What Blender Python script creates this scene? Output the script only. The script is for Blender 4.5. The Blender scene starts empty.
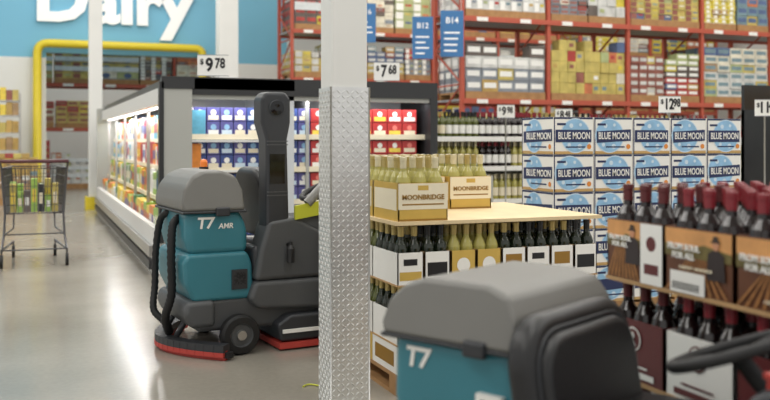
import bpy, bmesh, math, random
from mathutils import Vector, Matrix
random.seed(11)
scene = bpy.context.scene
COL = scene.collection

# ------------------------------------------------------------ materials
def lin(c):
    return tuple(((v/255)/12.92 if v/255 <= 0.04045 else ((v/255+0.055)/1.055)**2.4) for v in c)
MATS = {}
def M(name, rgb=(200,200,200), rough=0.5, metal=0.0, emit=0.0, var=0.0, scale=8.0, bump=0.0, trans=0.0, coat=0.0):
    if name in MATS: return MATS[name]
    m = bpy.data.materials.new(name); m.use_nodes = True
    nt = m.node_tree; b = nt.nodes['Principled BSDF']
    c = lin(rgb)+(1,)
    b.inputs['Base Color'].default_value = c
    b.inputs['Roughness'].default_value = rough
    b.inputs['Metallic'].default_value = metal
    if coat: b.inputs['Coat Weight'].default_value = coat
    if trans: b.inputs['Transmission Weight'].default_value = trans
    if emit:
        b.inputs['Emission Color'].default_value = c
        b.inputs['Emission Strength'].default_value = emit
    if var or bump:
        tc = nt.nodes.new('ShaderNodeTexCoord')
        n = nt.nodes.new('ShaderNodeTexNoise'); n.inputs['Scale'].default_value = scale
        n.inputs['Detail'].default_value = 5
        nt.links.new(tc.outputs['Object'], n.inputs['Vector'])
        if var:
            r = nt.nodes.new('ShaderNodeValToRGB')
            r.color_ramp.elements[0].position = 0.3; r.color_ramp.elements[1].position = 0.7
            r.color_ramp.elements[0].color = tuple(v*(1-var) for v in c[:3])+(1,)
            r.color_ramp.elements[1].color = tuple(min(1, v*(1+var)) for v in c[:3])+(1,)
            nt.links.new(n.outputs['Fac'], r.inputs['Fac'])
            nt.links.new(r.outputs['Color'], b.inputs['Base Color'])
        if bump:
            bp = nt.nodes.new('ShaderNodeBump'); bp.inputs['Strength'].default_value = bump
            bp.inputs['Distance'].default_value = 0.01
            nt.links.new(n.outputs['Fac'], bp.inputs['Height'])
            nt.links.new(bp.outputs['Normal'], b.inputs['Normal'])
    MATS[name] = m
    return m

white_paint = M('white_paint', (226,226,222), 0.45, var=0.03, scale=2)
wall_white = M('wall_white', (224,225,222), 0.7, var=0.03, scale=1)
wall_blue = M('wall_blue', (120,184,212), 0.6, var=0.02, scale=1)
sign_white = M('sign_white', (245,245,243), 0.5, emit=0.15)
yellow = M('safety_yellow', (222,200,44), 0.4, var=0.05)
teal = M('teal_plastic', (56,122,136), 0.36, var=0.06, scale=3, bump=0.04)
grey_pl = M('grey_plastic', (112,111,107), 0.45, var=0.05, scale=3, bump=0.05)
dk_pl = M('dark_plastic', (48,50,54), 0.42, var=0.08, scale=5)
mid_pl = M('charcoal_plastic', (78,80,82), 0.45, var=0.06, scale=5)
black = M('black_vinyl', (28,28,30), 0.42, bump=0.05, scale=60)
rubber = M('rubber', (24,24,25), 0.6)
red_rub = M('red_rubber', (186,66,58), 0.5)
steel = M('steel', (190,190,188), 0.3, metal=0.9)
plate = M('diamond_plate_metal', (222,223,222), 0.3, metal=0.7, var=0.05, scale=20)
wood = M('pine_board', (222,200,158), 0.6, var=0.08, scale=6)
pwood = M('pallet_wood', (168,128,84), 0.7, var=0.15, scale=10)
kraft = M('kraft_card', (184,148,104), 0.7, var=0.07, scale=4)
cream = M('cream_print', (236,226,200), 0.5)
wht = M('white_print', (240,239,234), 0.5)
gold = M('gold_print', (206,172,84), 0.45, var=0.06)
dgold = M('dark_gold_print', (150,112,40), 0.45)
navy = M('navy_print', (34,46,88), 0.45)
moon = M('moon_blue', (146,190,224), 0.5, var=0.12, scale=18)
brown = M('brown_print', (104,64,42), 0.5, var=0.15, scale=9)
sunset = M('sunset_print', (214,156,96), 0.5, var=0.15, scale=14)
maroon = M('maroon_print', (96,36,38), 0.45)
redglass = M('dark_wine_glass', (28,17,17), 0.12, coat=0.3)
greenglass = M('green_wine_glass', (84,90,36), 0.12, coat=0.3)
dgreenglass = M('dark_green_glass',(30,38,26),.12,coat=.3)
goldglass = M('pale_wine_glass', (172,164,88), 0.15, coat=0.3)
capred = M('capsule_red', (134,36,46), 0.35)
capgold = M('capsule_gold', (178,158,98), 0.35, metal=0.3)
capcream = M('capsule_cream', (214,204,170), 0.4)
capblack = M('capsule_black', (24,24,26), 0.35)
rack_red = M('rack_red', (182,86,66), 0.5, var=0.05)
rack_grey = M('rack_grey', (160,162,166), 0.5)
case_black = M('case_black', (42,43,45), 0.4)
case_grey = M('case_grey', (168,169,164), 0.4)
case_white = M('case_white', (222,222,220), 0.4)
case_int = M('case_interior', (200,204,208), 0.5)
lamp_strip = M('lamp_strip', (250,250,250), 0.5, emit=2.5)
sign_blue = M('sign_blue', (60,116,170), 0.5)
ink = M('print_ink', (22,22,26), 0.5)
orange_l = M('beacon_orange', (230,124,44), 0.3, emit=0.2)
scr = M('screen_dark', (12,14,18), 0.1)
tape = M('lime_tape',(196,200,60),.5)

def floor_mat():
    m = bpy.data.materials.new('polished_concrete'); m.use_nodes = True
    nt = m.node_tree; b = nt.nodes['Principled BSDF']
    tc = nt.nodes.new('ShaderNodeTexCoord')
    n = nt.nodes.new('ShaderNodeTexNoise'); n.inputs['Scale'].default_value = 0.9; n.inputs['Detail'].default_value = 9
    n2 = nt.nodes.new('ShaderNodeTexNoise'); n2.inputs['Scale'].default_value = 35; n2.inputs['Detail'].default_value = 4
    nt.links.new(tc.outputs['Object'], n.inputs['Vector']); nt.links.new(tc.outputs['Object'], n2.inputs['Vector'])
    mx = nt.nodes.new('ShaderNodeMath'); mx.operation = 'MULTIPLY_ADD'; mx.inputs[1].default_value = 0.25
    nt.links.new(n2.outputs['Fac'], mx.inputs[0]); nt.links.new(n.outputs['Fac'], mx.inputs[2])
    r = nt.nodes.new('ShaderNodeValToRGB')
    r.color_ramp.elements[0].position = 0.4; r.color_ramp.elements[0].color = lin((134,129,119))+(1,)
    r.color_ramp.elements[1].position = 0.85; r.color_ramp.elements[1].color = lin((160,155,144))+(1,)
    nt.links.new(mx.outputs[0], r.inputs['Fac']); nt.links.new(r.outputs['Color'], b.inputs['Base Color'])
    mr = nt.nodes.new('ShaderNodeMapRange'); mr.inputs['To Min'].default_value = 0.13; mr.inputs['To Max'].default_value = 0.26
    nt.links.new(n.outputs['Fac'], mr.inputs['Value']); nt.links.new(mr.outputs[0], b.inputs['Roughness'])
    return m
floor_m = floor_mat()

# ------------------------------------------------------------ mesh builder
class MB:
    def __init__(s): s.v=[]; s.f=[]; s.mi=[]; s.mats=[]; s.sm=[]
    def m(s, mat):
        if mat not in s.mats: s.mats.append(mat)
        return s.mats.index(mat)
    def add(s, vs, fs, mat, smooth=False):
        o=len(s.v); s.v += [tuple(p) for p in vs]
        k=s.m(mat)
        for f in fs: s.f.append([i+o for i in f]); s.mi.append(k); s.sm.append(smooth)
    def box(s,x0,x1,y0,y1,z0,z1,mat):
        vs=[(x0,y0,z0),(x1,y0,z0),(x1,y1,z0),(x0,y1,z0),(x0,y0,z1),(x1,y0,z1),(x1,y1,z1),(x0,y1,z1)]
        s.add(vs,[(3,2,1,0),(4,5,6,7),(0,1,5,4),(1,2,6,5),(2,3,7,6),(3,0,4,7)],mat)
    def poly(s, O, U, V, pts, mat):
        s.add([O+U*p[0]+V*p[1] for p in pts],[tuple(range(len(pts)))],mat)
    def rect(s,O,U,V,u0,u1,v0,v1,mat): s.poly(O,U,V,[(u0,v0),(u1,v0),(u1,v1),(u0,v1)],mat)
    def disc(s,O,U,V,cu,cv,r,mat,n=28,ru=None):
        ru = ru or r
        s.poly(O,U,V,[(cu+ru*math.cos(2*math.pi*i/n),cv+r*math.sin(2*math.pi*i/n)) for i in range(n)],mat)
    def lathe(s, base, prof, mats, seg=14, axis='Z'):
        bx,by,bz=base
        def pt(r,h,a):
            c,sn=r*math.cos(a),r*math.sin(a)
            if axis=='Z': return (bx+c,by+sn,bz+h)
            if axis=='Y': return (bx+c,by+h,bz+sn)
            return (bx+h,by+c,bz+sn)
        for i in range(len(prof)-1):
            mt = mats[i] if isinstance(mats,list) else mats
            vs=[pt(prof[i][0],prof[i][1],2*math.pi*k/seg) for k in range(seg)]+[pt(prof[i+1][0],prof[i+1][1],2*math.pi*k/seg) for k in range(seg)]
            fs=[(k,(k+1)%seg,seg+(k+1)%seg,seg+k) for k in range(seg)]
            s.add(vs,fs,mt,True)
    def tube(s, pts, r, mat, seg=8, radii=None, closed=False):
        pts=[Vector(p) for p in pts]; n=len(pts); rings=[]
        up=Vector((0,0,1)); prev=None
        for i,p in enumerate(pts):
            if closed: t=(pts[(i+1)%n]-pts[i-1]).normalized()
            else: t=(pts[min(i+1,n-1)]-pts[max(i-1,0)]).normalized()
            if prev is None:
                a=t.cross(up)
                if a.length<1e-3: a=t.cross(Vector((1,0,0)))
            else:
                a=prev-t*prev.dot(t)
                if a.length<1e-4: a=t.cross(up)
            a.normalize(); prev=a; b=t.cross(a)
            rr=radii[i] if radii else r
            rings.append([p+a*rr*math.cos(2*math.pi*k/seg)+b*rr*math.sin(2*math.pi*k/seg) for k in range(seg)])
        vs=[q for ring in rings for q in ring]; fs=[]
        for i in range(n if closed else n-1):
            j=(i+1)%n
            for k in range(seg): fs.append((i*seg+k,j*seg+k,j*seg+(k+1)%seg,i*seg+(k+1)%seg))
        if not closed:
            fs.append(tuple(range(seg-1,-1,-1))); fs.append(tuple((n-1)*seg+k for k in range(seg)))
        s.add(vs,fs,mat,True)
    def build(s,name,parent=None,bevel=0,segs=2,loc=None):
        me=bpy.data.meshes.new(name); me.from_pydata(s.v,[],s.f)
        for mt in s.mats: me.materials.append(mt)
        for p,k,sm in zip(me.polygons,s.mi,s.sm): p.material_index=k; p.use_smooth=sm
        me.update()
        ob=bpy.data.objects.new(name,me); COL.objects.link(ob)
        if parent: ob.parent=parent
        if loc: ob.location=loc
        if bevel:
            md=ob.modifiers.new('bevel','BEVEL'); md.width=bevel; md.segments=segs; md.limit_method='ANGLE'; md.angle_limit=math.radians(35)
        return ob

def empty(name, loc=(0,0,0), rz=0, sc=1, parent=None):
    e=bpy.data.objects.new(name,None); COL.objects.link(e); e.location=loc; e.rotation_euler=(0,0,rz); e.scale=(sc,)*3
    e.empty_display_size=0.1
    if parent: e.parent=parent
    return e
def smooth(ob):
    for p in ob.data.polygons: p.use_smooth=True
def prism(name, prof, y0, y1, mat, parent, bevel=0.03, segs=4, ytaper=0.0):
    """side profile (x,z) extruded along y; ytaper narrows the top"""
    n=len(prof); zs=[z for _,z in prof]; za,zb=min(zs),max(zs)
    def sc(z): return 1-ytaper*((z-za)/(zb-za))**2
    vs=[(x,y0*sc(z),z) for x,z in prof]+[(x,y1*sc(z),z) for x,z in prof]
    fs=[tuple(range(n)),tuple(range(2*n-1,n-1,-1))]+[(i,n+i,n+(i+1)%n,(i+1)%n) for i in range(n)]
    me=bpy.data.meshes.new(name); me.from_pydata(vs,[],fs)
    bm=bmesh.new(); bm.from_mesh(me); bmesh.ops.recalc_face_normals(bm,faces=bm.faces); bm.to_mesh(me); bm.free()
    me.materials.append(mat)
    ob=bpy.data.objects.new(name,me); COL.objects.link(ob); ob.parent=parent
    if bevel:
        md=ob.modifiers.new('bevel','BEVEL'); md.width=bevel; md.segments=segs; md.limit_method='ANGLE'; md.angle_limit=math.radians(20)
        smooth(ob)
        wn=ob.modifiers.new('wn','WEIGHTED_NORMAL'); wn.keep_sharp=False
    return ob
def rbox(name, c, s, r, mat, parent, rot=(0,0,0), taper=1.0, segs=5):
    hx,hy,hz=s[0]/2,s[1]/2,s[2]/2
    vs=[]
    for z,t in ((-hz,1),(hz,taper)):
        vs += [(-hx*t,-hy*t,z),(hx*t,-hy*t,z),(hx*t,hy*t,z),(-hx*t,hy*t,z)]
    me=bpy.data.meshes.new(name); me.from_pydata(vs,[],[(3,2,1,0),(4,5,6,7),(0,1,5,4),(1,2,6,5),(2,3,7,6),(3,0,4,7)])
    me.materials.append(mat)
    ob=bpy.data.objects.new(name,me); COL.objects.link(ob); ob.parent=parent; ob.location=c; ob.rotation_euler=rot
    md=ob.modifiers.new('bevel','BEVEL'); md.width=r; md.segments=segs; smooth(ob)
    wn=ob.modifiers.new('wn','WEIGHTED_NORMAL')
    return ob
def cushion(name, c, w, h, t, rc, mat, parent, tilt=0.0, bevel=.03):
    pts=[]
    for cy,cz,a0 in ((w/2-rc,h/2-rc,0),(-w/2+rc,h/2-rc,90),(-w/2+rc*.6,-h/2+rc*.6,180),(w/2-rc*.6,-h/2+rc*.6,270)):
        r=rc if a0<180 else rc*.6
        for k in range(7):
            a=math.radians(a0+15*k); pts.append((cy+r*math.cos(a),cz+r*math.sin(a)))
    n=len(pts)
    vs=[(-t/2,y,z) for y,z in pts]+[(t/2,y,z) for y,z in pts]
    fs=[tuple(range(n)),tuple(range(2*n-1,n-1,-1))]+[(i,n+i,n+(i+1)%n,(i+1)%n) for i in range(n)]
    me=bpy.data.meshes.new(name); me.from_pydata(vs,[],fs)
    bm=bmesh.new(); bm.from_mesh(me); bmesh.ops.recalc_face_normals(bm,faces=bm.faces); bm.to_mesh(me); bm.free()
    me.materials.append(mat)
    ob=bpy.data.objects.new(name,me); COL.objects.link(ob); ob.parent=parent; ob.location=c; ob.rotation_euler=(0,tilt,0)
    md=ob.modifiers.new('bevel','BEVEL'); md.width=bevel; md.segments=5; md.limit_method='ANGLE'; md.angle_limit=math.radians(50)
    smooth(ob); ob.modifiers.new('wn','WEIGHTED_NORMAL')
    return ob
def text(name, body, loc, facing, mat, height=None, width=None, parent=None, bold=0.0, ext=0.001, align='CENTER', shear=0):
    cu=bpy.data.curves.new(name,'FONT'); cu.body=body; cu.align_x=align; cu.align_y='CENTER'; cu.size=1; cu.offset=bold; cu.shear=shear
    cu.resolution_u=3
    ob=bpy.data.objects.new(name,cu); COL.objects.link(ob); cu.materials.append(mat)
    bpy.context.view_layer.update()
    dx,dy=ob.dimensions.x,ob.dimensions.y
    sy = height/dy if height else None; sx = width/dx if width else None
    if sy is None: sy=sx
    if sx is None: sx=sy
    cu.extrude=ext/sy
    rot={'S':0,'W':-math.pi/2}.get(facing,facing)
    ob.rotation_euler=(math.pi/2,0,rot); ob.scale=(sx,sy,sy)
    ob.location=loc
    if parent: ob.parent=parent
    return ob
VX,VY,VZ=Vector((1,0,0)),Vector((0,1,0)),Vector((0,0,1))

# ------------------------------------------------------------ room shell
mb=MB(); mb.box(-9,17.2,-4,28,-0.1,0,floor_m); mb.build('floor')
mb=MB(); mb.box(-9,17.2,-4,28,6.6,6.7,wall_white); mb.build('ceiling')
mb=MB(); mb.box(-9,17.2,28,28.2,0,6.6,wall_white); mb.build('wall_north')
mb=MB(); mb.box(17,17.2,-4,28,0,6.6,wall_white); mb.build('wall_east')
mb=MB()
mb.box(-9,0.28,21,21.25,0,3.0,wall_white); mb.box(3.9,5.7,21,21.25,0,3.0,wall_white)
mb.box(0.28,3.9,21,21.25,3.12,3.3,wall_blue)
mb.box(-9,0.28,21,21.25,3.0,6.6,wall_blue); mb.box(3.9,5.7,21,21.25,3.0,6.6,wall_blue); mb.box(0.28,3.9,21,21.25,3.3,6.6,wall_blue)
mb.build('wall_dairy')
mb=MB(); mb.box(-9,0.28,20.97,21,0,0.14,case_grey); mb.box(3.9,5.7,20.97,21,0,0.14,case_grey); mb.build('baseboard_dairy')
text('department_sign_lettering','Dairy',(1.72,20.94,4.25),'S',sign_white,height=1.36,width=3.4,bold=0.035,ext=0.04)
mb=MB()
pts=[(0.1,20.82,0),(0.1,20.82,3.1)]+[(0.1+0.2*(1-math.cos(a)),20.82,3.1+0.2*math.sin(a)) for a in [math.pi/8*i for i in range(1,5)]]
pts+=[(3.5,20.82,3.3)]+[(3.5+0.15*math.sin(a),20.82,3.15+0.15*math.cos(a)) for a in [math.pi/8*i for i in range(1,5)]]+[(3.65,20.82,0)]
mb.tube(pts,0.09,yellow,12)
mb.box(-0.08,0.28,20.7,20.95,0,0.02,yellow); mb.box(3.5,3.83,20.7,20.95,0,0.02,yellow)
mb.build('door_guard_pipe')

# ------------------------------------------------------------ columns
def plain_col(name,x,y,w,mat=white_paint):
    e=empty(name,(x,y,0)); mb=MB()
    h=w/2
    mb.box(-h,h,-h,h,0,6.6,mat); mb.box(-h-.03,h+.03,-h-.03,h+.03,0,.02,steel)
    mb.build('shaft',e,0.01)
    return e
c1=plain_col('building_column',1.02,16.4,0.22)
mb=MB(); mb.box(-.17,.17,-.17,-.13,0,.22,yellow); mb.box(-.17,-.13,-.13,.17,0,.22,yellow); mb.box(.13,.17,-.13,.17,0,.22,yellow); mb.build('yellow_guard',c1)
plain_col('building_column',3.42,16.9,0.36)
col=empty('building_column',(1.285,3.78,0))
mb=MB(); mb.box(-.082,.082,-.082,.082,0,6.6,white_paint); mb.build('shaft',col,0.008)
mb=MB(); w=0.088; top=1.43
mb.box(-w,w,-w,w,0,top,plate)
def lozenge(O,U,V,N,cu,cv,ang):
    a=0.0115; b=0.0036; h=0.004
    c,s=math.cos(ang),math.sin(ang)
    def P(u,v,n): return O+U*(cu+u*c-v*s)+V*(cv+u*s+v*c)+N*n
    mb.add([P(-a,0,0),P(0,-b,0),P(a,0,0),P(0,b,0),P(-a*.45,0,h),P(a*.45,0,h)],[(0,1,5,4),(1,2,5),(2,3,4,5),(3,0,4)],plate)
for O,U,N in ((Vector((-w,-w,0)),VX,-VY),(Vector((-w,w,0)),-VY,-VX),(Vector((w,-w,0)),VY,VX)):
    st=0.0215
    for i in range(int(2*w/st)):
        for j in range(int(top/st)):
            lozenge(O,U,VZ,N,(i+.6)*st,(j+.5)*st,math.radians(45 if (i+j)%2 else -45))
for x,y in ((-w,-w),(w,-w)): mb.tube([(x,y,0),(x,y,top)],0.004,steel,6)
mb.build('diamond_plate_wrap',col)

# ------------------------------------------------------------ floor scrubber
def hose(mb,pts,r,mat=rubber,n=60):
    P=[Vector(p) for p in pts]; out=[]; rad=[]
    def cr(a,b,c,d,t): return 0.5*((2*b)+(c-a)*t+(2*a-5*b+4*c-d)*t*t+(3*b-a-3*c+d)*t**3)
    N=len(P)-1
    for i in range(n+1):
        s=i/n*N; k=min(int(s),N-1); t=s-k
        a=P[max(k-1,0)]; b=P[k]; c=P[k+1]; d=P[min(k+2,N)]
        out.append(cr(a,b,c,d,t)); rad.append(r*(1.0 if i%2 else 0.85))
    mb.tube(out,r,mat,10,radii=rad)

def scrubber(loc,rz,sc,tower,deckw=0.38,cowl=0.22,lz=.80,lw=.33,lx=.35,seatw=.50,seatz=.84,seatx=0.0,seaty=0.0,hgt=1.045):
    e=empty('ride_on_floor_scrubber',loc,rz,sc)
    tw=lw-.015
    prism('solution_tank',[(0.0,.30),(-.05,.40),(-.06,.53),(-.03,.57),(lx+.02,.57),(lx+.05,.50),(lx+.06,.30)],-tw,tw,teal,e,.035)
    prism('recovery_tank',[(-.02,.555),(-.045,.66),(-.04,lz+.01),(lx-.02,lz+.01),(lx+.03,.70),(lx+.03,.555)],-tw+.012,tw-.012,teal,e,.045)
    d=hgt-lz
    prism('tank_lid',[(-.06,lz),(-.07,lz+.2*d),(-.05,lz+.6*d),(.0,lz+.88*d),(.07,hgt),(lx-.12,hgt),(lx-.04,lz+.86*d),(lx-.005,lz+.5*d),(lx+.005,lz)],-lw,lw,grey_pl,e,.05,6,ytaper=.18)
    prism('lid_seam',[(-.066,lz-.008),(-.066,lz+.006),(lx+.009,lz+.006),(lx+.009,lz-.008)],-lw-.002,lw+.002,dk_pl,e,.004,1)
    rbox('lid_latch',(lx-.13,-lw,lz),(.08,.03,.05),.01,dk_pl,e)
    prism('chassis',[(.0,.31),(.02,.13),(1.30,.12),(1.40,.20),(1.36,.33),(.9,.33)],-.29,.29,mid_pl,e,.03)
    prism('rear_bumper',[(-.04,.31),(-.06,.24),(-.02,.16),(.12,.16),(.12,.31)],-.32,.32,mid_pl,e,.03)
    prism('side_skirt',[(.34,.40),(.30,.30),(.36,.24),(1.0,.20),(1.05,.30),(1.0,.40)],-.35,.35,mid_pl,e,.03)
    prism('seat_pedestal',[(lx+.05,.38),(lx+.05,.60),(.84,.56),(.90,.38)],-.30,.30,dk_pl,e,.04)
    sz=seatz-.84; sx=seatx; sy=seaty
    rbox('seat_cushion',(.70+sx,sy,.68+sz),(.42,seatw-.02,.11),.05,black,e)
    cushion('seat_back',(.47+sx,sy,.83+sz),seatw,.42,.09,.15,black,e,-.16,.035)
    cushion('seat_back_pad',(.515+sx,sy,.82+sz),seatw-.09,.34,.06,.12,black,e,-.16,.028)
    mb=MB()
    w2,h2,rr=(seatw-.075)/2,.178,.12; ring=[]
    for cy,cz,a0 in ((w2-rr,h2-rr,0),(-w2+rr,h2-rr,90),(-w2+rr*.6,-h2+rr*.6,180),(w2-rr*.6,-h2+rr*.6,270)):
        r=rr if a0<180 else rr*.6
        for k in range(6):
            a=math.radians(a0+18*k); y=cy+r*math.cos(a); z=cz+r*math.sin(a); ring.append((.517+sx-.16*z,y+sy,.82+sz+z))
    mb.tube(ring,.006,dk_pl,6,closed=True); mb.build('seat_piping',e)
    prism('footwell',[(.86,.30),(.88,.36),(1.15,.36),(1.15,.28)],-.28,.28,dk_pl,e,.01)
    prism('front_cowl',[(1.12,.20),(1.14,.60),(1.10,.78),(1.16,.82),(1.34,.78),(1.44,.55),(1.46,.22)],-cowl,cowl,teal,e,.05)
    prism('dash_panel',[(1.06,.76),(1.04,.82),(1.12,.86),(1.26,.83),(1.28,.78)],-cowl+.02,cowl-.02,dk_pl,e,.02)
    mb=MB()
    c=Vector((.95,0,.90)); nrm=Vector((-.36,0,.93)).normalized(); a=VY; b=nrm.cross(a).normalized()
    mb.tube([c+a*.18*math.cos(t)+b*.18*math.sin(t) for t in [2*math.pi*i/40 for i in range(40)]],.017,rubber,10,closed=True)
    for t in (math.radians(90),math.radians(210),math.radians(330)):
        mb.tube([c-nrm*.02,c+a*.17*math.cos(t)+b*.17*math.sin(t)],.013,rubber,8)
    mb.tube([c+nrm*.0,c-nrm*.03],.045,rubber,16); mb.tube([c-nrm*.02,Vector((1.12,0,.70))],.025,rubber,10)
    mb.build('steering_wheel',e)
    mb=MB(); mb.lathe((1.08,-.13,.835),[(0,.0),(.008,0),(.008,.03),(.016,.033),(.016,.046),(0,.05)],red_rub,14); mb.tube([(1.06,.12,.82),(1.03,.14,.92)],.008,steel,8); mb.build('controls',e)
    mb=MB()
    for y0,s in ((-.30,-1),(.30,1)):
        mb.lathe((.25,y0,.112),[(0,0),(.10,0),(.112,s*.015),(.112,s*.06),(.10,s*.078),(.066,s*.08)],rubber,28,'Y')
        mb.lathe((.25,y0,.112),[(.066,s*.08),(.058,s*.066),(.03,s*.066),(.026,s*.085),(0,s*.085)],[mid_pl,mid_pl,steel,steel],28,'Y')
    mb.lathe((1.28,-.04,.112),[(0,0),(.10,0),(.112,.015),(.112,.065),(.10,.08),(0,.08)],rubber,28,'Y')
    mb.build('wheels',e)
    prism('brush_deck',[(.48,.05),(.46,.15),(.54,.20),(.98,.20),(1.04,.13),(1.02,.05)],-deckw,deckw,dk_pl,e,.02)
    mb=MB(); mb.box(.47,1.03,-deckw-.008,deckw+.008,.012,.045,red_rub); mb.box(.49,1.0,-deckw-.012,-deckw,.10,.12,wht); mb.build('deck_skirt',e)
    def arc(): return [Vector((-.10+.24*(abs(t))**1.8,.44*t,0)) for t in [i/10-1 for i in range(21)]]
    mb=MB(); A=arc()
    for (za,zb,th,mt) in ((.045,.085,.035,dk_pl),(.02,.045,.037,red_rub),(.0,.052,.012,red_rub)):
        for k in range(20):
            p=A[k]; q=A[k+1]
            n=(q-p).cross(VZ).normalized()*th
            vs=[p+VZ*za-n,q+VZ*za-n,q+VZ*za+n,p+VZ*za+n,p+VZ*zb-n,q+VZ*zb-n,q+VZ*zb+n,p+VZ*zb+n]
            mb.add(vs,[(3,2,1,0),(4,5,6,7),(0,1,5,4),(1,2,6,5),(2,3,7,6),(3,0,4,7)],mt)
    mb.tube([(-.05,.12,.09),(.02,.12,.20)],.018,dk_pl); mb.tube([(-.05,-.12,.09),(.02,-.12,.20)],.018,dk_pl)
    mb.lathe((.15,-.44,.03),[(0,-.015),(.028,-.015),(.028,.015),(0,.015)],rubber,14,'Z')
    mb.build('squeegee',e)
    mb=MB()
    hose(mb,[(-.03,-.12,.76),(-.075,-.14,.72),(-.09,-.16,.56),(-.085,-.15,.34),(-.11,-.11,.20),(-.07,-.05,.10)],.026)
    hose(mb,[(-.03,.10,.78),(-.075,.14,.73),(-.10,.15,.55),(-.11,.13,.35),(-.13,.08,.22),(-.09,.03,.16),(-.06,.0,.12)],.022)
    mb.build('hoses',e)
    if tower:
        mb=MB(); mb.lathe((.16,.05,hgt-.003),[(0,0),(.028,0),(.028,.012),(.022,.015)],rubber,16); mb.lathe((.16,.05,hgt+.01),[(.022,0),(.022,.03),(.015,.044),(0,.048)],orange_l,16); mb.build('beacon',e)
    text('side_lettering_1','T7',(.065,-tw+.009,lz-.065),'S',wht,height=.065,parent=e,bold=.03,shear=.15)
    if tower: text('side_lettering_2','AMR',(.185,-tw+.009,lz-.083),'S',wht,height=.03,parent=e,bold=.02,shear=.15)
    mb=MB(); O=Vector((.345,-tw-.01,.68))
    if tower: O=Vector((.26,-tw-.01,.42))
    mb.box(O.x-.045,O.x+.045,O.y-.001,O.y+.028,O.z-.06,O.z+.05,wht if not tower else dk_pl)
    for i in range(9):
        for j in range(9):
            if random.random()<.5: mb.rect(O+Vector((-.034,-.0025,-.034)),VX,VZ,i*.0076,(i+1)*.0076,j*.0076,(j+1)*.0076,ink)
    mb.build('code_sticker',e)
    if tower:
        tx=-.06
        prism('sensor_tower',[(x+tx,z) for x,z in [(.47,.42),(.47,1.20),(.44,1.30),(.44,1.44),(.47,1.475),(.59,1.475),(.62,1.44),(.62,1.30),(.60,1.20),(.62,.42)]],-.335,-.19,dk_pl,e,.022)
        prism('tower_base',[(x+tx,z) for x,z in [(.40,.40),(.43,.58),(.48,.74),(.64,.76),(.90,.62),(1.0,.40)]],-.345,-.16,mid_pl,e,.03)
        mb=MB()
        mb.lathe((.53+tx,-.336,1.385),[(.045,0),(.042,-.012),(.02,-.015),(0,-.012)],[mid_pl,scr,scr],24,'Y')
        mb.box(.49+tx,.58+tx,-.338,-.33,.95,1.12,scr)
        mb.lathe((.60+tx,-.38,.50),[(0,0),(.022,0),(.022,.08),(.01,.10),(.01,.12),(0,.12)],black,14)
        mb.tube([(.58+tx,-.30,.60),(.60+tx,-.36,.60)],.01,rubber)
        for z in (.88,.90,1.17,1.19): mb.box(.475+tx,.60+tx,-.3375,-.33,z,z+.006,mid_pl)
        mb.build('tower_fittings',e)
        mb=MB()
        mb.add([(.58,-.35,.74),(1.12,-.35,.82),(1.12,-.35,.90),(.58,-.35,.82),(.58,-.33,.74),(1.12,-.33,.82),(1.12,-.33,.90),(.58,-.33,.82)],[(0,1,2,3),(7,6,5,4),(0,4,5,1),(3,2,6,7),(1,5,6,2),(0,3,7,4)],tape)
        mb.tube([(.66,-.335,.83),(.80,-.335,.97),(1.0,-.335,.99)],.03,grey_pl); mb.box(1.04,1.08,-.345,-.325,.40,.80,dk_pl); mb.box(.60,1.06,-.33,-.30,.5,.76,mid_pl)
        mb.build('side_guard_rail',e)
    return e
scrubber((.795,5.30,0),math.radians(6.6),1.0,True,lx=.29,lw=.315,hgt=1.03)
scrubber((1.106,2.273,0),math.radians(-61.4),.81,False,deckw=.33,lz=.86,lx=.43,seatw=.66,seatz=.78,seatx=.03,seaty=-.07)
mb=MB(); mb.tube([(1.22+.010*i, 4.20+.03*math.sin(i*.45), .006) for i in range(12)],.004,tape,8); mb.build('power_cord')

# ------------------------------------------------------------ pallets, bottles
def pallet(mb,x0,x1,y0,y1,z0,h=.13):
    for i in range(3):
        yy=y0+(y1-y0-.1)*i/2; mb.box(x0,x1,yy,yy+.1,z0+.018,z0+h-.018,pwood)
    n=7
    for i in range(n):
        xx=x0+(x1-x0-.1)*i/(n-1); mb.box(xx,xx+.1,y0,y1,z0+h-.018,z0+h,pwood); mb.box(xx,xx+.1,y0,y1,z0,z0+.018,pwood)
def bottle(mb,x,y,z,glass,label,cap,h=.305,r=.037,seg=12,band=None):
    k=h/.305
    prof=[(0,0),(r,.004*k),(r,.055*k),(r+.0006,.056*k),(r+.0006,.15*k),(r,.151*k),(r,.185*k),(r*.82,.208*k),(.0155,.235*k),(.0145,.25*k),(.0155,.251*k),(.0155,.285*k),(.017,.287*k),(.017,.303*k),(0,.305*k)]
    mats=[glass,glass,glass,label,label,glass,glass,glass,glass,cap,cap,cap,cap,cap]
    mb.lathe((x,y,z),prof,mats,seg)

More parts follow.
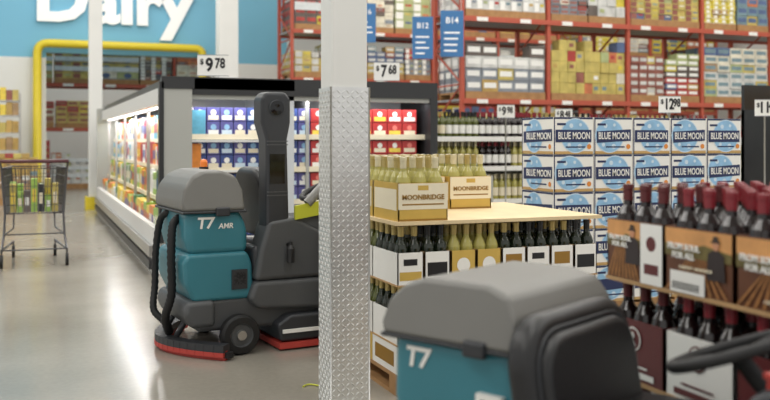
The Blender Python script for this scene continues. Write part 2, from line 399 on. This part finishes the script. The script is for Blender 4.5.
# --- red wine pallet display (west face X=1.69)
E=empty('red_wine_pallet_display')
X0,X1,Y0,Y1=1.69,2.60,1.56,2.40
mb=MB(); pallet(mb,X0,X1,Y0,Y1,0,.17); mb.build('pallet',E)
rows=[.175,.474,.774]
cases=MB(); bots=MB(); U=-VY
vine=M('vine_print',(160,110,62),.5,var=.3,scale=50)
for ri,z in enumerate(rows):
    if ri: cases.box(X0+.002,X1,Y0,Y1,z-.012,z,kraft)
    for j in range(3):
        ya=Y1-(j+1)*.28+.004; yb=Y1-j*.28-.004
        for i in range(3):
            xa=X0+.006+i*.30; xb=xa+.29
            h=.18
            mat=brown if ri==2 else (maroon if (j+ri)%2 else wht)
            for (a,b,c,d) in ((xa,xb,ya,ya+.006),(xa,xb,yb-.006,yb),(xa,xa+.006,ya,yb),(xb-.006,xb,ya,yb)):
                cases.box(a,b,c,d,z,z+h,kraft if (a>X0+.1) else mat)
            for bx in range(4):
                for by in range(3):
                    if i==0 or ri==2 or bx<1:
                        bottle(bots,xa+.04+bx*.07,ya+.052+by*.084,z+.002,redglass,maroon,capred if (i+j)%3 else maroon,h=.288,seg=12)
        O=Vector((X0+.003,yb,z))
        if ri==2:
            w0=.0; w1=.27 if j else .17
            cases.rect(O,U,VZ,w0+.003,w1-.003,.10,.178,sunset)
            O2=O-VX*.001
            cases.poly(O2,U,VZ,[(w0+.003,.10),(w1-.003,.10),(w1-.003,.125),(w1*.6,.14),(w1*.3,.118),(w0+.003,.135)],M('hill_print',(112,100,54),.5,var=.25,scale=40))
            for k in range(9):
                cases.poly(O2-VX*.001,U,VZ,[(w1*(k/9)+.004,.004),(w1*(k/9)+.016,.004),(w1*.5+(k-4)*.008+.002,.10),(w1*.5+(k-4)*.008-.002,.10)],vine)
            O3=O-VX*.003; cx=w1*.78
            cases.poly(O3,U,VZ,[(cx-.035,.05),(cx+.035,.05),(cx+.03,.12),(cx+.008,.132),(cx-.008,.132),(cx-.03,.12)],M('coat_print',(48,38,38),.5))
            cases.disc(O3-VX*.0004,U,VZ,cx,.145,.015,M('skin_print',(200,144,108),.5),16,.012)
            cases.poly(O3-VX*.0008,U,VZ,[(cx-.021,.151),(cx+.021,.151),(cx+.011,.158),(cx+.008,.169),(cx-.008,.169),(cx-.011,.158)],M('hat_print',(62,48,38),.5))
            if j==0:
                cases.rect(O3,U,VZ,.172,.272,0.0,.178,wht); cases.disc(O3-VX*.0005,U,VZ,.222,.12,.022,maroon,20)
                cases.rect(O3-VX*.0005,U,VZ,.19,.255,.03,.06,maroon)
            if j==1:
                cases.rect(O3-VX*.002,U,VZ,.03,.17,.0,.06,wht)
                for k in range(16): cases.rect(O3-VX*.003,U,VZ,.04+k*.007,.043+k*.007,.008,.03,ink)
        else:
            c2=wht if mat is maroon else maroon
            cases.disc(O-VX*.001,U,VZ,.135,.125,.036,c2); cases.disc(O-VX*.0015,U,VZ,.135,.125,.031,mat)
            cases.rect(O-VX*.001,U,VZ,.04,.23,.012,.03,c2); cases.rect(O-VX*.001,U,VZ,.07,.20,.042,.048,c2)
        if ri==2 and j:
            text('case_lettering','FROM SOUL\nFOR ALL',(X0-.003,yb-.085,z+.115),'W',wht,width=.13,parent=E,bold=.03)
            text('case_lettering','CABERNET SAUVIGNON',(X0-.004,yb-.17,z+.025) if j==2 else (X0-.004,yb-.135,z+.072),'W',cream,width=.13,parent=E,bold=.01)
        if ri!=2: text('case_lettering','R',(X0-.002,yb-.135,z+.125),'W',c2,height=.038,parent=E,bold=.03)
        if ri==2 and j==0: text('case_lettering','FROM SOUL\nFOR ALL',(X0-.003,yb-.075,z+.115),'W',wht,width=.11,parent=E,bold=.03)
cases.build('cases',E); bots.build('bottles',E)

# --- white wine pallet display
E=empty('white_wine_pallet_display')
X0,X1,Y0,Y1=1.585,2.69,3.89,4.90
mb=MB(); pallet(mb,X0,X1,Y0,Y1,0,.10); mb.build('pallet',E)
cases=MB(); bots=MB()
for i in range(4):
    for j in range(3):
        a=X0+i*.276; b=Y0+j*.336
        cases.box(a+.003,a+.273,b+.003,b+.333,.10,.232,[wht,gold,cream][(i+j)%3])
        if j==0: cases.rect(Vector((a,b+.002,.10)),VX,VZ,.04,.23,.03,.1,[dgold,cream,dgold][(i+j)%3])
        if i==0: cases.rect(Vector((a+.002,b+.336,.10)),-VY,VZ,.04,.29,.03,.1,[dgold,cream,ink][(i+j)%3])
cases.box(X0-.01,X1+.02,Y0-.015,Y1,.80,.817,wood)
for ri,z in enumerate((.24,.52)):
    cases.box(X0,X1,Y0,Y1,z-.008,z,kraft)
    nx=8; w=(X1-X0)/nx
    kinds=[0,1,1,0,1,2,2,1]
    for i in range(nx):
        xa=X0+i*w+.003; xb=xa+w-.006; k=kinds[(i+ri*3)%8]
        mt={0:wht,1:wht,2:gold}[k]
        for (a,b,c,d) in ((xa,xb,Y0,Y0+.006),(xa,xa+.005,Y0,Y0+.33),(xb-.005,xb,Y0,Y0+.33),(xa,xb,Y0+.324,Y0+.33)):
            cases.box(a,b,c,d,z,z+.15,mt if d<Y0+.1 or i==0 else kraft)
        O=Vector((xa,Y0-.001,z))
        if k==0: cases.rect(O,VX,VZ,.01,.122,.02,.06,gold); cases.rect(O,VX,VZ,.03,.10,.09,.12,ink)
        if k==1: cases.rect(O,VX,VZ,.015,.118,.035,.10,ink) if i%2 else cases.rect(O,VX,VZ,.02,.11,.06,.12,dgold)
        if k==2: cases.disc(O,VX,VZ,.066,.08,.035,wht); cases.rect(O,VX,VZ,.01,.12,.01,.025,dgold)
        gl,lb,cp=((goldglass,cream,capgold) if k==2 else (dgreenglass,wht,capblack if i%2 else capgold))
        for bx in range(2):
            for by in range(4):
                bottle(bots,xa+.035+bx*.068,Y0+.048+by*.08,z+.002,gl,lb,cp,h=.27,r=.033)
    for j in range(1,3):
        ya=Y0+j*.335; yb=ya+.33
        cases.box(X0,X0+.006,ya,yb,z,z+.15,wht); cases.rect(Vector((X0-.001,yb,z)),-VY,VZ,.03,.28,.03,.11,dgold)
        for by in range(4): bottle(bots,X0+.05,ya+.04+by*.08,z+.002,greenglass,wht,capgold,h=.27,r=.033)
    cases.box(X0+.4,X1,Y0+.34,Y1,z,z+.26,kraft)
def gcase(xa,ya,z,wx=.255,wy=.33,lab=True):
    xb=xa+wx; yb=ya+wy
    for (a,b,c,d) in ((xa,xb,ya,ya+.006),(xa,xb,yb-.006,yb),(xa,xa+.006,ya,yb),(xb-.006,xb,ya,yb)):
        cases.box(a,b,c,d,z,z+.18,gold)
    for bx in range(3):
        for by in range(4):
            bottle(bots,xa+.044+bx*.083,ya+.045+by*.08,z+.002,goldglass,cream,capgold if (bx+by)%2 else capcream,h=.30)
    O=Vector((xa,ya-.001,z))
    cases.rect(O,VX,VZ,.0,wx,.055,.178,cream); cases.rect(O-VY*.0005,VX,VZ,.02,wx-.02,.075,.082,dgold); cases.rect(O-VY*.0005,VX,VZ,.0,wx,.0,.01,dgold)
    cases.rect(O-VY*.0005,VX,VZ,.10,wx-.10,.145,.168,gold)
    text('case_lettering','MOONBRIDGE',(xa+wx/2,ya-.003,z+.112),'S',dgold,width=wx*.85,height=.024,parent=E,bold=.02)
    cases.rect(Vector((xa-.001,yb,z)),-VY,VZ,.02,wy-.02,.05,.15,cream)
gcase(X0+.01,Y0+.01,.817); gcase(X0+.01,Y0+.345,.817); gcase(X0+.01,Y0+.68,.817)
gcase(X0+.30,Y0+.66,.817); gcase(X0+.57,Y0+.62,.817)
cases.build('cases',E); bots.build('bottles',E)

# --- beer case pallet
E=empty('beer_case_pallet')
X0,X1,Y0,Y1=3.08,4.60,4.93,5.33
mb=MB(); pallet(mb,X0,X1,Y0,Y1,0,.145); mb.build('pallet',E)
cases=MB(); tanp=M('tan_print',(196,160,104),.5); halo=M('pale_blue_print',(206,224,238),.5); orng=M('orange_print',(222,140,60),.5)
def beer_face(O,U,N,w,h,var):
    cases.rect(O+N*.001,U,VZ,0,w,0,.018,tanp)
    cases.rect(O+N*.001,U,VZ,0,w,h-.012,h,navy)
    cases.rect(O+N*.001,U,VZ,0,.008,0,h,navy)
    r=h*.45; cu=w*(.40 if var else .55)
    cases.disc(O+N*.0013,U,VZ,cu,h*.5,r*1.06,halo); cases.disc(O+N*.002,U,VZ,cu,h*.5,r,moon)
    for (a,b,q) in ((-.3,.6,.14),(.35,.66,.10),(-.45,-.55,.12),(.3,-.66,.16)): cases.disc(O+N*.0022,U,VZ,cu+r*a,h*.5+r*b,r*q,halo,12)
    pts=[(w*.06,h*.30),(w*.97,h*.36),(w*.97,h*.68),(w*.06,h*.62)] if var else [(w*.04,h*.32),(w*.96,h*.32),(w*.96,h*.66),(w*.04,h*.66)]
    cases.poly(O+N*.0025,U,VZ,pts,navy)
    cases.rect(O+N*.0025,U,VZ,w*.3,w*.8,h*.17,h*.21,navy); cases.disc(O+N*.0027,U,VZ,w*.90,h*.2,h*.07,orng,14); cases.rect(O+N*.0025,U,VZ,w*.08,w*.3,h*.78,h*.84,navy)
for r in range(5):
    z=.145+r*.241
    for i in range(5):
        w=.304; xa=X0+i*w
        cases.box(xa+.003,xa+w-.003,Y0+.004,Y1-.004,z+.001,z+.238,wht)
        O=Vector((xa+.006,Y0+.004,z+.001)); beer_face(O,VX,-VY,w-.012,.236,(i+r)%2)
        if r>=1: text('case_lettering','BLUE MOON',(xa+w*.51,Y0-.001,z+.001+.236*.49),'S',wht,width=w*.78,height=.046,parent=E,bold=.012)
    O=Vector((X0+.003,Y1-.004,z+.001)); beer_face(O,-VY,-VX,.39,.236,1)
    if r>=1: text('case_lettering','BLUE MOON',(X0-.002,(Y0+Y1)/2-.02,z+.001+.236*.48),'W',wht,width=.30,height=.046,parent=E,bold=.012)
cases.build('cases',E)

# ------------------------------------------------------------ refrigerated island
E=empty('refrigerated_display_case')
prod_cols=[(206,66,54),(232,206,84),(64,124,76),(238,238,234),(60,100,170),(226,140,60),(120,70,134),(100,172,200),(176,48,66),(156,192,92)]
PM=[M('pack_%d'%i,c,.4,var=.12,scale=20) for i,c in enumerate(prod_cols)]
mb=MB()
mb.box(1.0,2.3,8.22,15.7,.0,.28,case_white)
mb.box(.965,1.0,8.2,15.7,.05,.13,case_black); mb.box(.965,1.0,8.2,15.7,.16,.26,steel)
mb.box(1.0,1.06,8.22,15.7,.28,.42,case_white)
mb.box(2.0,2.3,8.22,15.7,.28,1.7,case_int)
mb.box(1.12,2.3,8.2,15.7,1.66,1.76,case_black)
mb.box(1.08,1.16,8.2,15.7,1.53,1.68,case_white)
mb.box(1.165,1.22,8.3,15.6,1.52,1.55,lamp_strip)
mb.box(1.07,1.34,8.18,8.24,.28,1.66,case_grey); mb.box(1.05,1.09,8.17,8.26,.28,1.72,case_black); mb.box(1.07,1.36,8.17,8.24,1.66,1.77,case_black)
mb.box(1.0,1.34,15.66,15.72,.28,1.72,case_grey)
for k in range(1,6): mb.box(1.09,1.12,8.2+k*1.25-.02,8.2+k*1.25+.02,.4,1.5,steel)
for z,x in ((.62,1.18),(.92,1.24),(1.2,1.28)): mb.box(x,2.0,8.3,15.65,z-.02,z,case_white); mb.box(x-.015,x,8.3,15.65,z-.03,z+.015,cream)
mb.box(1.34,3.75,8.2,9.2,0,.3,case_white); mb.box(1.34,3.75,8.17,8.2,.06,.14,case_black)
mb.box(1.34,3.75,8.98,9.2,.3,1.7,case_int)
mb.box(1.34,3.78,8.2,9.2,1.61,1.77,case_black); mb.box(3.70,3.78,8.2,9.2,0,1.61,case_black); mb.box(1.34,3.7,8.22,8.26,1.57,1.61,case_grey)
mb.box(1.36,3.7,8.27,8.30,1.575,1.60,lamp_strip)
for z in (.62,.93,1.24): mb.box(1.34,3.7,8.35,8.98,z-.02,z,case_white); mb.box(1.34,3.7,8.335,8.35,z-.035,z+.015,cream)
mb.box(2.3,3.78,9.2,15.7,0,1.7,case_white); mb.box(2.3,3.78,9.2,15.7,1.7,1.76,case_black)
mb.box(2.45,2.48,8.33,8.98,.3,1.6,case_grey)
mb.build('cabinet',E)
mb=MB()
for z,x,h in ((.30,1.08,.28),(.62,1.19,.27),(.92,1.25,.26),(1.2,1.29,.29)):
    y=8.35
    low=[PM[1],PM[2],PM[9],PM[5],PM[3]]; up=[PM[3],PM[0],PM[4],PM[7],PM[5],PM[3],PM[8]]
    while y<15.38:
        mt=random.choice(low if z<.7 else up+low[:1]); n=random.randint(1,3); w=random.uniform(.07,.13); hh=h*random.uniform(.8,1.0)
        l2=random.choice([wht,cream,PM[1],PM[0],PM[4]])
        for k in range(n):
            if y+w>15.6: break
            mb.box(x,x+.2,y+.003,y+w-.003,z,z+hh,mt)
            mb.rect(Vector((x-.001,y+w,z)),-VY,VZ,w*.15,w*.85,hh*.3,hh*.7,l2)
            y+=w
vio=M('pack_violet',(92,90,150),.4,var=.1); blu=M('pack_royal',(60,80,140),.4); rd=M('pack_crimson',(186,56,56),.4,var=.1)
for z,h in ((.31,.28),(.62,.27),(.93,.27),(1.24,.27)):
    x=1.38
    for guard in range(60):
        if x>=3.66: break
        w=.125 if x<2.42 else .16
        if 2.40<x<2.50: x=2.505; continue
        if x+w>3.69: break
        mt=random.choice([vio,vio,blu]) if x<2.4 else rd
        for k in range(2):
            z0=z+k*h/2
            mb.box(x+.004,x+w-.004,8.37,8.75,z0,z0+h/2-.006,mt)
            O=Vector((x,8.368,z0))
            mb.rect(O,VX,VZ,w*.12,w*.88,h*.05,h*.2,random.choice([wht,cream,halo]) if x<2.4 else random.choice([PM[1],cream,wht,rd]))
            mb.disc(O-VY*.001,VX,VZ,w*.5,h*.3,h*.10,random.choice([wht,moon]) if x<2.4 else random.choice([M('pack_pink',(230,130,120),.4),wht]),12)
        x+=w
mb.build('chilled_products',E)
WARM=(1,.98,.94)
def area(name,loc,sx,sy,p,col=WARM,parent=None,rot=(0,0,0)):
    l=bpy.data.lights.new(name,'AREA'); l.shape='RECTANGLE'; l.size=sx; l.size_y=sy; l.energy=p; l.color=col
    o=bpy.data.objects.new(name,l); COL.objects.link(o); o.location=loc; o.rotation_euler=rot
    if parent: o.parent=parent
    return o
area('case_lamp_1',(1.19,12,1.515),.05,7.0,36,(1,1,1),parent=E,rot=(0,math.radians(-12),0))
area('case_lamp_2',(2.53,8.29,1.57),2.3,.05,7,(1,1,1),parent=E,rot=(math.radians(14),0,0))

def price_sign(x,y,z0,z1,w,h,txt,ang=0,parent=None,name='price_sign'):
    e=empty(name,(x,y,z0),ang,parent=parent); H=z1-z0
    mb=MB(); mb.box(-w/2,w/2,-.006,.006,H-h,H,wht); mb.tube([(0,.012,0),(0,.012,H-h*.3)],.008,steel,8)
    mb.box(-.06,.06,-.04,.06,0,.012,steel)
    for a,b,c,d in ((-w/2,w/2,H-.006,H),(-w/2,w/2,H-h,H-h+.006)): mb.box(a,b,-.008,.008,c,d,rack_grey)
    mb.build('placard',e)
    big,small=txt.split('.')
    text('price_symbol','$',(-w*.36,-.009,H-h*.34),'S',ink,height=h*.3,parent=e,bold=.02)
    text('price_units',big,(-w*(.12 if len(big)==1 else .04),-.009,H-h*.5),'S',ink,width=w*(.24 if len(big)==1 else .38),height=h*.66,parent=e,bold=.03)
    text('price_cents',small,(w*(.22 if len(big)==1 else .32),-.009,H-h*.42),'S',ink,width=w*.32,height=h*.5,parent=e,bold=.03)
price_sign(1.58,8.45,1.77,2.0,.29,.20,'9.78',math.radians(-15),E,'price_placard')
price_sign(3.35,8.5,1.77,1.99,.26,.19,'7.68',math.radians(-15),E,'price_placard')

# ------------------------------------------------------------ pallet racks
GC=[(196,178,100),(172,142,106),(206,206,202),(134,140,148),(186,154,88),(148,92,80),(118,142,150),(218,212,194),(104,94,88),(174,182,130),(88,106,142),(200,120,80),(176,64,58),(214,196,70)]
GM=[M('goods_%d'%i,c,.5,var=.2,scale=7) for i,c in enumerate(GC)]
film=M('shrink_film',(214,220,222),.22,var=.1,scale=12)
def load(mb,x0,x1,y0,y1,z0,zt,ms=None,nx=None):
    for k in range(3):
        yy=y0+(y1-y0-.1)*k/2; mb.box(x0,x1,yy,yy+.1,z0,z0+.09,pwood)
    mb.box(x0,x1,y0,y1,z0+.09,z0+.12,pwood)
    z=z0+.12
    if ms is None: ms=[random.choice(GM) for _ in range(random.choice([1,2,3]))]+[random.choice([wht,GM[2],GM[7],GM[5],GM[10],navy,GM[12]])]
    bands=ms[:-1]; lab=ms[-1]
    nx=nx or random.choice([4,5,7,8]); nz=max(3,int((zt-z)/random.choice([.08,.10,.13,.17])))
    w=(x1-x0)/nx; h=(zt-z)/nz; ny=4; d=(y1-y0)/ny
    style=random.choice([0,1,2,3])
    for k in range(nz):
        mt=bands[(k*len(bands))//nz]
        for i in range(nx):
            if k==nz-1 and random.random()<.3: continue
            alt=random.random()<.18
            for j in range(ny):
                if 0<i and j>0: continue
                ox=random.uniform(0,.025)
                mb.box(x0+i*w+.004,x0+(i+1)*w-.004,y0+j*d+.004+ox,y0+(j+1)*d-.004,z+k*h+.002,z+(k+1)*h-.002,random.choice(GM) if alt else mt)
                if j==0:
                    O=Vector((x0+i*w,y0+.002+ox,z+k*h))
                    if style==0: mb.rect(O,VX,VZ,w*.12,w*.88,h*.3,h*.75,lab)
                    elif style==1: mb.disc(O,VX,VZ,w*.5,h*.5,h*.33,lab,10,min(w*.38,h*.5)); mb.rect(O,VX,VZ,w*.04,w*.96,h*.05,h*.14,lab)
                    elif style==2: mb.rect(O,VX,VZ,w*.04,w*.45,h*.1,h*.9,lab); mb.rect(O-VY*.0005,VX,VZ,w*.55,w*.9,h*.55,h*.8,random.choice(GM))
                    elif random.random()<.4: mb.rect(O,VX,VZ,w*.2,w*.7,h*.35,h*.7,random.choice(GM+[wht]))
                if i==0: mb.rect(Vector((x0+.002,y0+(j+1)*d,z+k*h)),-VY,VZ,d*.15,d*.85,h*.25,h*.75,lab)
    mb.box(x0+.02,x1-.02,y0+.25,y1-.01,z,z+(nz-1)*h-.01,bands[-1])
    if random.random()<.3:
        for q in (.2,.45,.7): mb.box(x0-.006,x1+.006,y0-.004,y0+.003,z+(zt-z)*q,z+(zt-z)*(q+.12),film)
def rack(x0,n,bay,y0,levels,depth=1.1,H=5.6,spec=None,name='pallet_rack'):
    e=empty(name); mb=MB()
    for i in range(n+1):
        x=x0+i*bay
        for y in (y0,y0+depth-.08):
            mb.box(x-.03,x+.03,y,y+.08,0,H,rack_red); mb.box(x-.08,x+.08,y-.03,y+.11,0,.015,rack_grey)
        z=.3; k=0
        while z<H-.7:
            a,b=(y0+.04,y0+depth-.04) if k%2 else (y0+depth-.04,y0+.04)
            mb.tube([(x,a,z),(x,b,z+.6)],.018,rack_red,6); mb.tube([(x,y0+.04,z),(x,y0+depth-.04,z)],.016,rack_red,6); z+=.6; k+=1
    for z in levels:
        if z<.1: continue
        for y in (y0-.02,y0+depth-.06): mb.box(x0,x0+n*bay,y,y+.06,z-.08,z,rack_red)
        mb.box(x0,x0+n*bay,y0+.03,y0+depth-.06,z-.03,z-.005,rack_grey)
        for i in range(n*2): mb.box(x0+bay*(i+.3)/2,x0+bay*(i+.55)/2,y0-.025,y0-.02,z-.075,z-.01,wht)
    mb.build('frame',e,0)
    mb=MB()
    lv=list(levels)+[H]
    for li,z in enumerate(levels):
        zmax=(lv[li+1]-z)-.2
        for i in range(n):
            m=.06; xa=x0+i*bay+m; xb=x0+(i+1)*bay-m
            ms=None
            if spec and (li,i) in spec: ms=spec[(li,i)]
            if ms: load(mb,xa,xb,y0+.02,y0+depth-.02,z,z+zmax*random.uniform(.78,.98),ms,nx=random.choice([5,7,9]))
            else:
                md=xa+(xb-xa)*random.uniform(.4,.6); load(mb,xa,md-.02,y0+.02,y0+depth-.02,z,z+zmax*random.uniform(.6,.98),nx=random.choice([2,3,4])); load(mb,md+.02,xb,y0+.02,y0+depth-.02,z,z+zmax*random.uniform(.6,.98),nx=random.choice([2,3,4]))
    mb.build('palletised_goods',e)
    return e
spec={(1,0):[GM[3],GM[2],GM[8],wht],(1,1):[GM[0],GM[0],GM[2]],(1,3):[GM[2],GM[7],GM[6]],
      (2,0):[GM[2],GM[0],wht],(2,2):[GM[0],GM[7],GM[5]]}
rack(6.44,5,1.6,13.0,[0,1.87,3.2],H=5.4,spec=spec)
rack(5.0,4,1.6,18.0,[0,1.5,2.5,3.5],H=5.4)
rack(-.6,3,2.0,23.5,[0,1.5,2.6],H=4.0)
rack(12.0,2,2.0,18.0,[0,1.9,3.2],H=5.4)

# --- bottle shelves in the middle distance
def gondola(name,x0,x1,y0,z_levels,depth=.45):
    e=empty(name); mb=MB(); bo=MB(); top=z_levels[-1]+.12
    mb.box(x0,x0+.03,y0,y0+depth,0,top,case_grey); mb.box(x1-.03,x1,y0,y0+depth,0,top,case_grey); mb.box(x0,x1,y0+depth-.02,y0+depth,0,top,case_grey)
    for z in z_levels:
        mb.box(x0+.03,x1-.03,y0,y0+depth-.02,z-.03,z,case_grey); mb.box(x0+.03,x1-.03,y0-.01,y0,z-.035,z+.02,wht)
        x=x0+.08; g=None; k=0
        while x<x1-.08:
            if k%5==0: g=random.choice([(redglass,wht,capred),(greenglass,cream,capgold),(goldglass,cream,capcream),(redglass,maroon,capblack),(greenglass,wht,capblack)])
            for j in range(2): bottle(bo,x,y0+.06+j*.1,z,*g,seg=8)
            x+=.085; k+=1
    mb.build('shelving',e); bo.build('bottles',e)
gondola('wine_shelf',3.9,6.4,9.2,[.12,.5,.88,1.22])
gondola('wine_shelf',5.2,9.6,10.8,[.12,.5,.88,1.26])
gondola('wine_shelf',5.1,8.0,7.4,[.12,.48,.84])
gondola('wine_shelf',2.95,3.6,6.7,[.12,.45,.78])
price_sign(4.85,6.0,0,1.56,.18,.14,'12.98',math.radians(-18))
price_sign(6.05,6.2,0,1.56,.18,.15,'11.48',math.radians(-22))
price_sign(5.0,9.0,0,1.60,.2,.15,'9.98',math.radians(-15))
price_sign(5.7,8.9,0,1.56,.2,.15,'8.48',math.radians(-15))

E=empty('snack_display'); mb=MB()
x0,x1,y0=6.62,7.7,6.6
mb.box(x0,x1,y0,y0+.5,0,.12,case_black); mb.box(x0,x1,y0+.46,y0+.5,.12,1.75,case_black); mb.box(x0,x0+.03,y0,y0+.5,.12,1.5,case_black); mb.box(x1-.03,x1,y0,y0+.5,.12,1.5,case_black)
mb.box(x0,x1,y0-.02,y0+.02,1.5,1.75,gold)
for z in (.12,.5,.88,1.22):
    mb.box(x0+.03,x1-.03,y0,y0+.46,z-.02,z,case_grey)
    x=x0+.05
    while x<x1-.15:
        mb.box(x,x+.11,y0+.02,y0+.3,z,z+.22,random.choice([PM[1],PM[5],PM[0],GM[4],PM[2]])); x+=.125
mb.build('shelves_and_packs',E)

E=empty('snack_rack'); mb=MB(); x0,x1,y0=-1.0,-.22,19.6
for x in (x0,x1-.03):
    for y in (y0,y0+.5): mb.box(x,x+.03,y,y+.03,0,2.15,steel)
for z in (.3,.65,1.0,1.35,1.7,2.0):
    mb.box(x0,x1,y0,y0+.53,z-.02,z,steel)
    for i in range(6):
        a=x0+.04+i*.118
        mb.box(a,a+.11,y0+.03,y0+.4,z,z+random.uniform(.2,.27),random.choice([GM[4],GM[0],PM[1],GM[5],GM[1],GM[4]]))
mb.build('shelves_and_packs',E)

def aisle_sign(x,y,zb,zt,w,lines,num):
    e=empty('aisle_sign',(x,y,zb),math.radians(-18)); H=zt-zb
    mb=MB(); mb.box(-w/2,w/2,-.015,.015,0,H,sign_blue)
    for s in (-1,1): mb.tube([(s*w*.4,0,H),(s*w*.4,0,6.6-zb)],.004,steel,6)
    for k in range(lines): mb.rect(Vector((-w*.35,-.017,H*.5-k*H*.13)),VX,VZ,0,w*random.uniform(.4,.7),0,H*.035,sign_white)
    mb.build('panel',e)
    text('aisle_number',num,(0,-.02,H*.78),'S',sign_white,height=H*.13,parent=e,bold=.01)
aisle_sign(5.60,12.7,2.45,3.10,.32,4,'B12'); aisle_sign(6.10,12.7,2.5,3.22,.36,4,'B14'); aisle_sign(4.78,13.0,2.7,3.3,.30,3,'B16')

# ------------------------------------------------------------ shopping cart
E=empty('shopping_cart',(.02,9.15,0)); mb=MB()
cw=M('cart_wire',(100,100,104),.35,metal=.5)
hw=.29
def loop(y0,y1,wa,wb,z): return [(-wa,y0,z),(wa,y0,z),(wb,y1,z),(-wb,y1,z)]
zt,zb=.93,.50
mb.tube(loop(0,.85,hw,hw*.75,zt),.008,cw,6,closed=True); mb.tube(loop(.08,.80,hw*.85,hw*.65,zb),.007,cw,6,closed=True)
for z in (.58,.67,.76,.85):
    f=(z-zb)/(zt-zb); mb.tube(loop(.08*(1-f),.80+.05*f,hw*(.85+.15*f),hw*(.65+.10*f),z),.004,cw,5,closed=True)
for i in range(15):
    t=i/14*2-1
    mb.tube([(t*hw,0,zt),(t*hw*.85,.08,zb)],.003,cw,5); mb.tube([(t*hw*.75,.85,zt),(t*hw*.65,.80,zb)],.003,cw,5); mb.tube([(t*hw*.85,.08,zb),(t*hw*.65,.80,zb)],.003,cw,5)
for i in range(18):
    f=i/17
    for s in (-1,1): mb.tube([(s*(hw*(1-f)+hw*.75*f),.85*f,zt),(s*(hw*.85*(1-f)+hw*.65*f),.08+.72*f,zb)],.003,cw,5)
mb.tube([(-.30,-.07,1.0),(.30,-.07,1.0)],.018,M('cart_handle',(90,50,54),.4),10)
for s in (-1,1):
    mb.tube([(s*.30,-.07,1.0),(s*.29,0,zt),(s*.26,.06,zb),(s*.27,.1,.30),(s*.29,.0,.14)],.011,cw,8)
    mb.tube([(s*.29,.0,.16),(s*.20,.84,.16)],.011,cw,8); mb.tube([(s*.26,.1,.30),(s*.20,.78,.30),(s*.19,.80,zb)],.008,cw,8)
    for (x,y) in ((s*.29,0),(s*.20,.82)):
        mb.lathe((x-.014,y,.06),[(0,0),(.06,0),(.06,.028),(0,.028)],rubber,16,'X'); mb.tube([(x,y,.06),(x,y-.01,.16)],.008,cw,6)
mb.tube([(-.26,.1,.30),(.26,.1,.30)],.007,cw,6); mb.tube([(-.28,.02,.16),(.28,.02,.16)],.007,cw,6)
mb.build('frame',E)
mb=MB()
for i in range(7):
    for j in range(3):
        x=-.22+i*.063; y=.12+j*.2; h=random.uniform(.14,.32)
        mb.box(x,x+.055,y,y+.16,.51,.51+h,random.choice([GM[9],GM[8],GM[1],GM[8],GM[5],PM[9],dk_pl,GM[0]]))
        mb.rect(Vector((x,y-.001,.51)),VX,VZ,.01,.045,h*.3,h*.7,random.choice([wht,cream,PM[1]]))
mb.build('groceries',E)

E=empty('stacked_goods_pallet'); mb=MB(); load(mb,-.9,.1,18.0,19.0,0,.95,[GM[1],GM[4],wht]); mb.build('load',E)

# ------------------------------------------------------------ lights
for x in (-3,2,7,12):
    for y in (1,6,11,16):
        area('ceiling_light',(x,y,6.5),1.6,4.0,130 if y<10 else 150)
area('ceiling_light',(2,25,6.5),4,2,140); area('ceiling_light',(9,22.5,6.5),5,2,180); area('ceiling_light',(1,19.3,6.5),5,.8,60)
w=bpy.data.worlds.new('world'); scene.world=w; w.use_nodes=True
w.node_tree.nodes['Background'].inputs['Color'].default_value=(1,.985,.955,1); w.node_tree.nodes['Background'].inputs['Strength'].default_value=0.8

# ------------------------------------------------------------ camera
cam=bpy.data.cameras.new('camera'); co=bpy.data.objects.new('camera',cam); COL.objects.link(co)
co.location=(0,0,1.2); co.rotation_euler=(math.radians(90),0,-math.radians(21.4))
cam.sensor_width=36; cam.lens=36*900/770; cam.shift_y=-60/770
cam.clip_end=100
cam.dof.use_dof=True; cam.dof.focus_distance=4.9; cam.dof.aperture_fstop=2.2
scene.camera=co
scene.view_settings.view_transform='Standard'
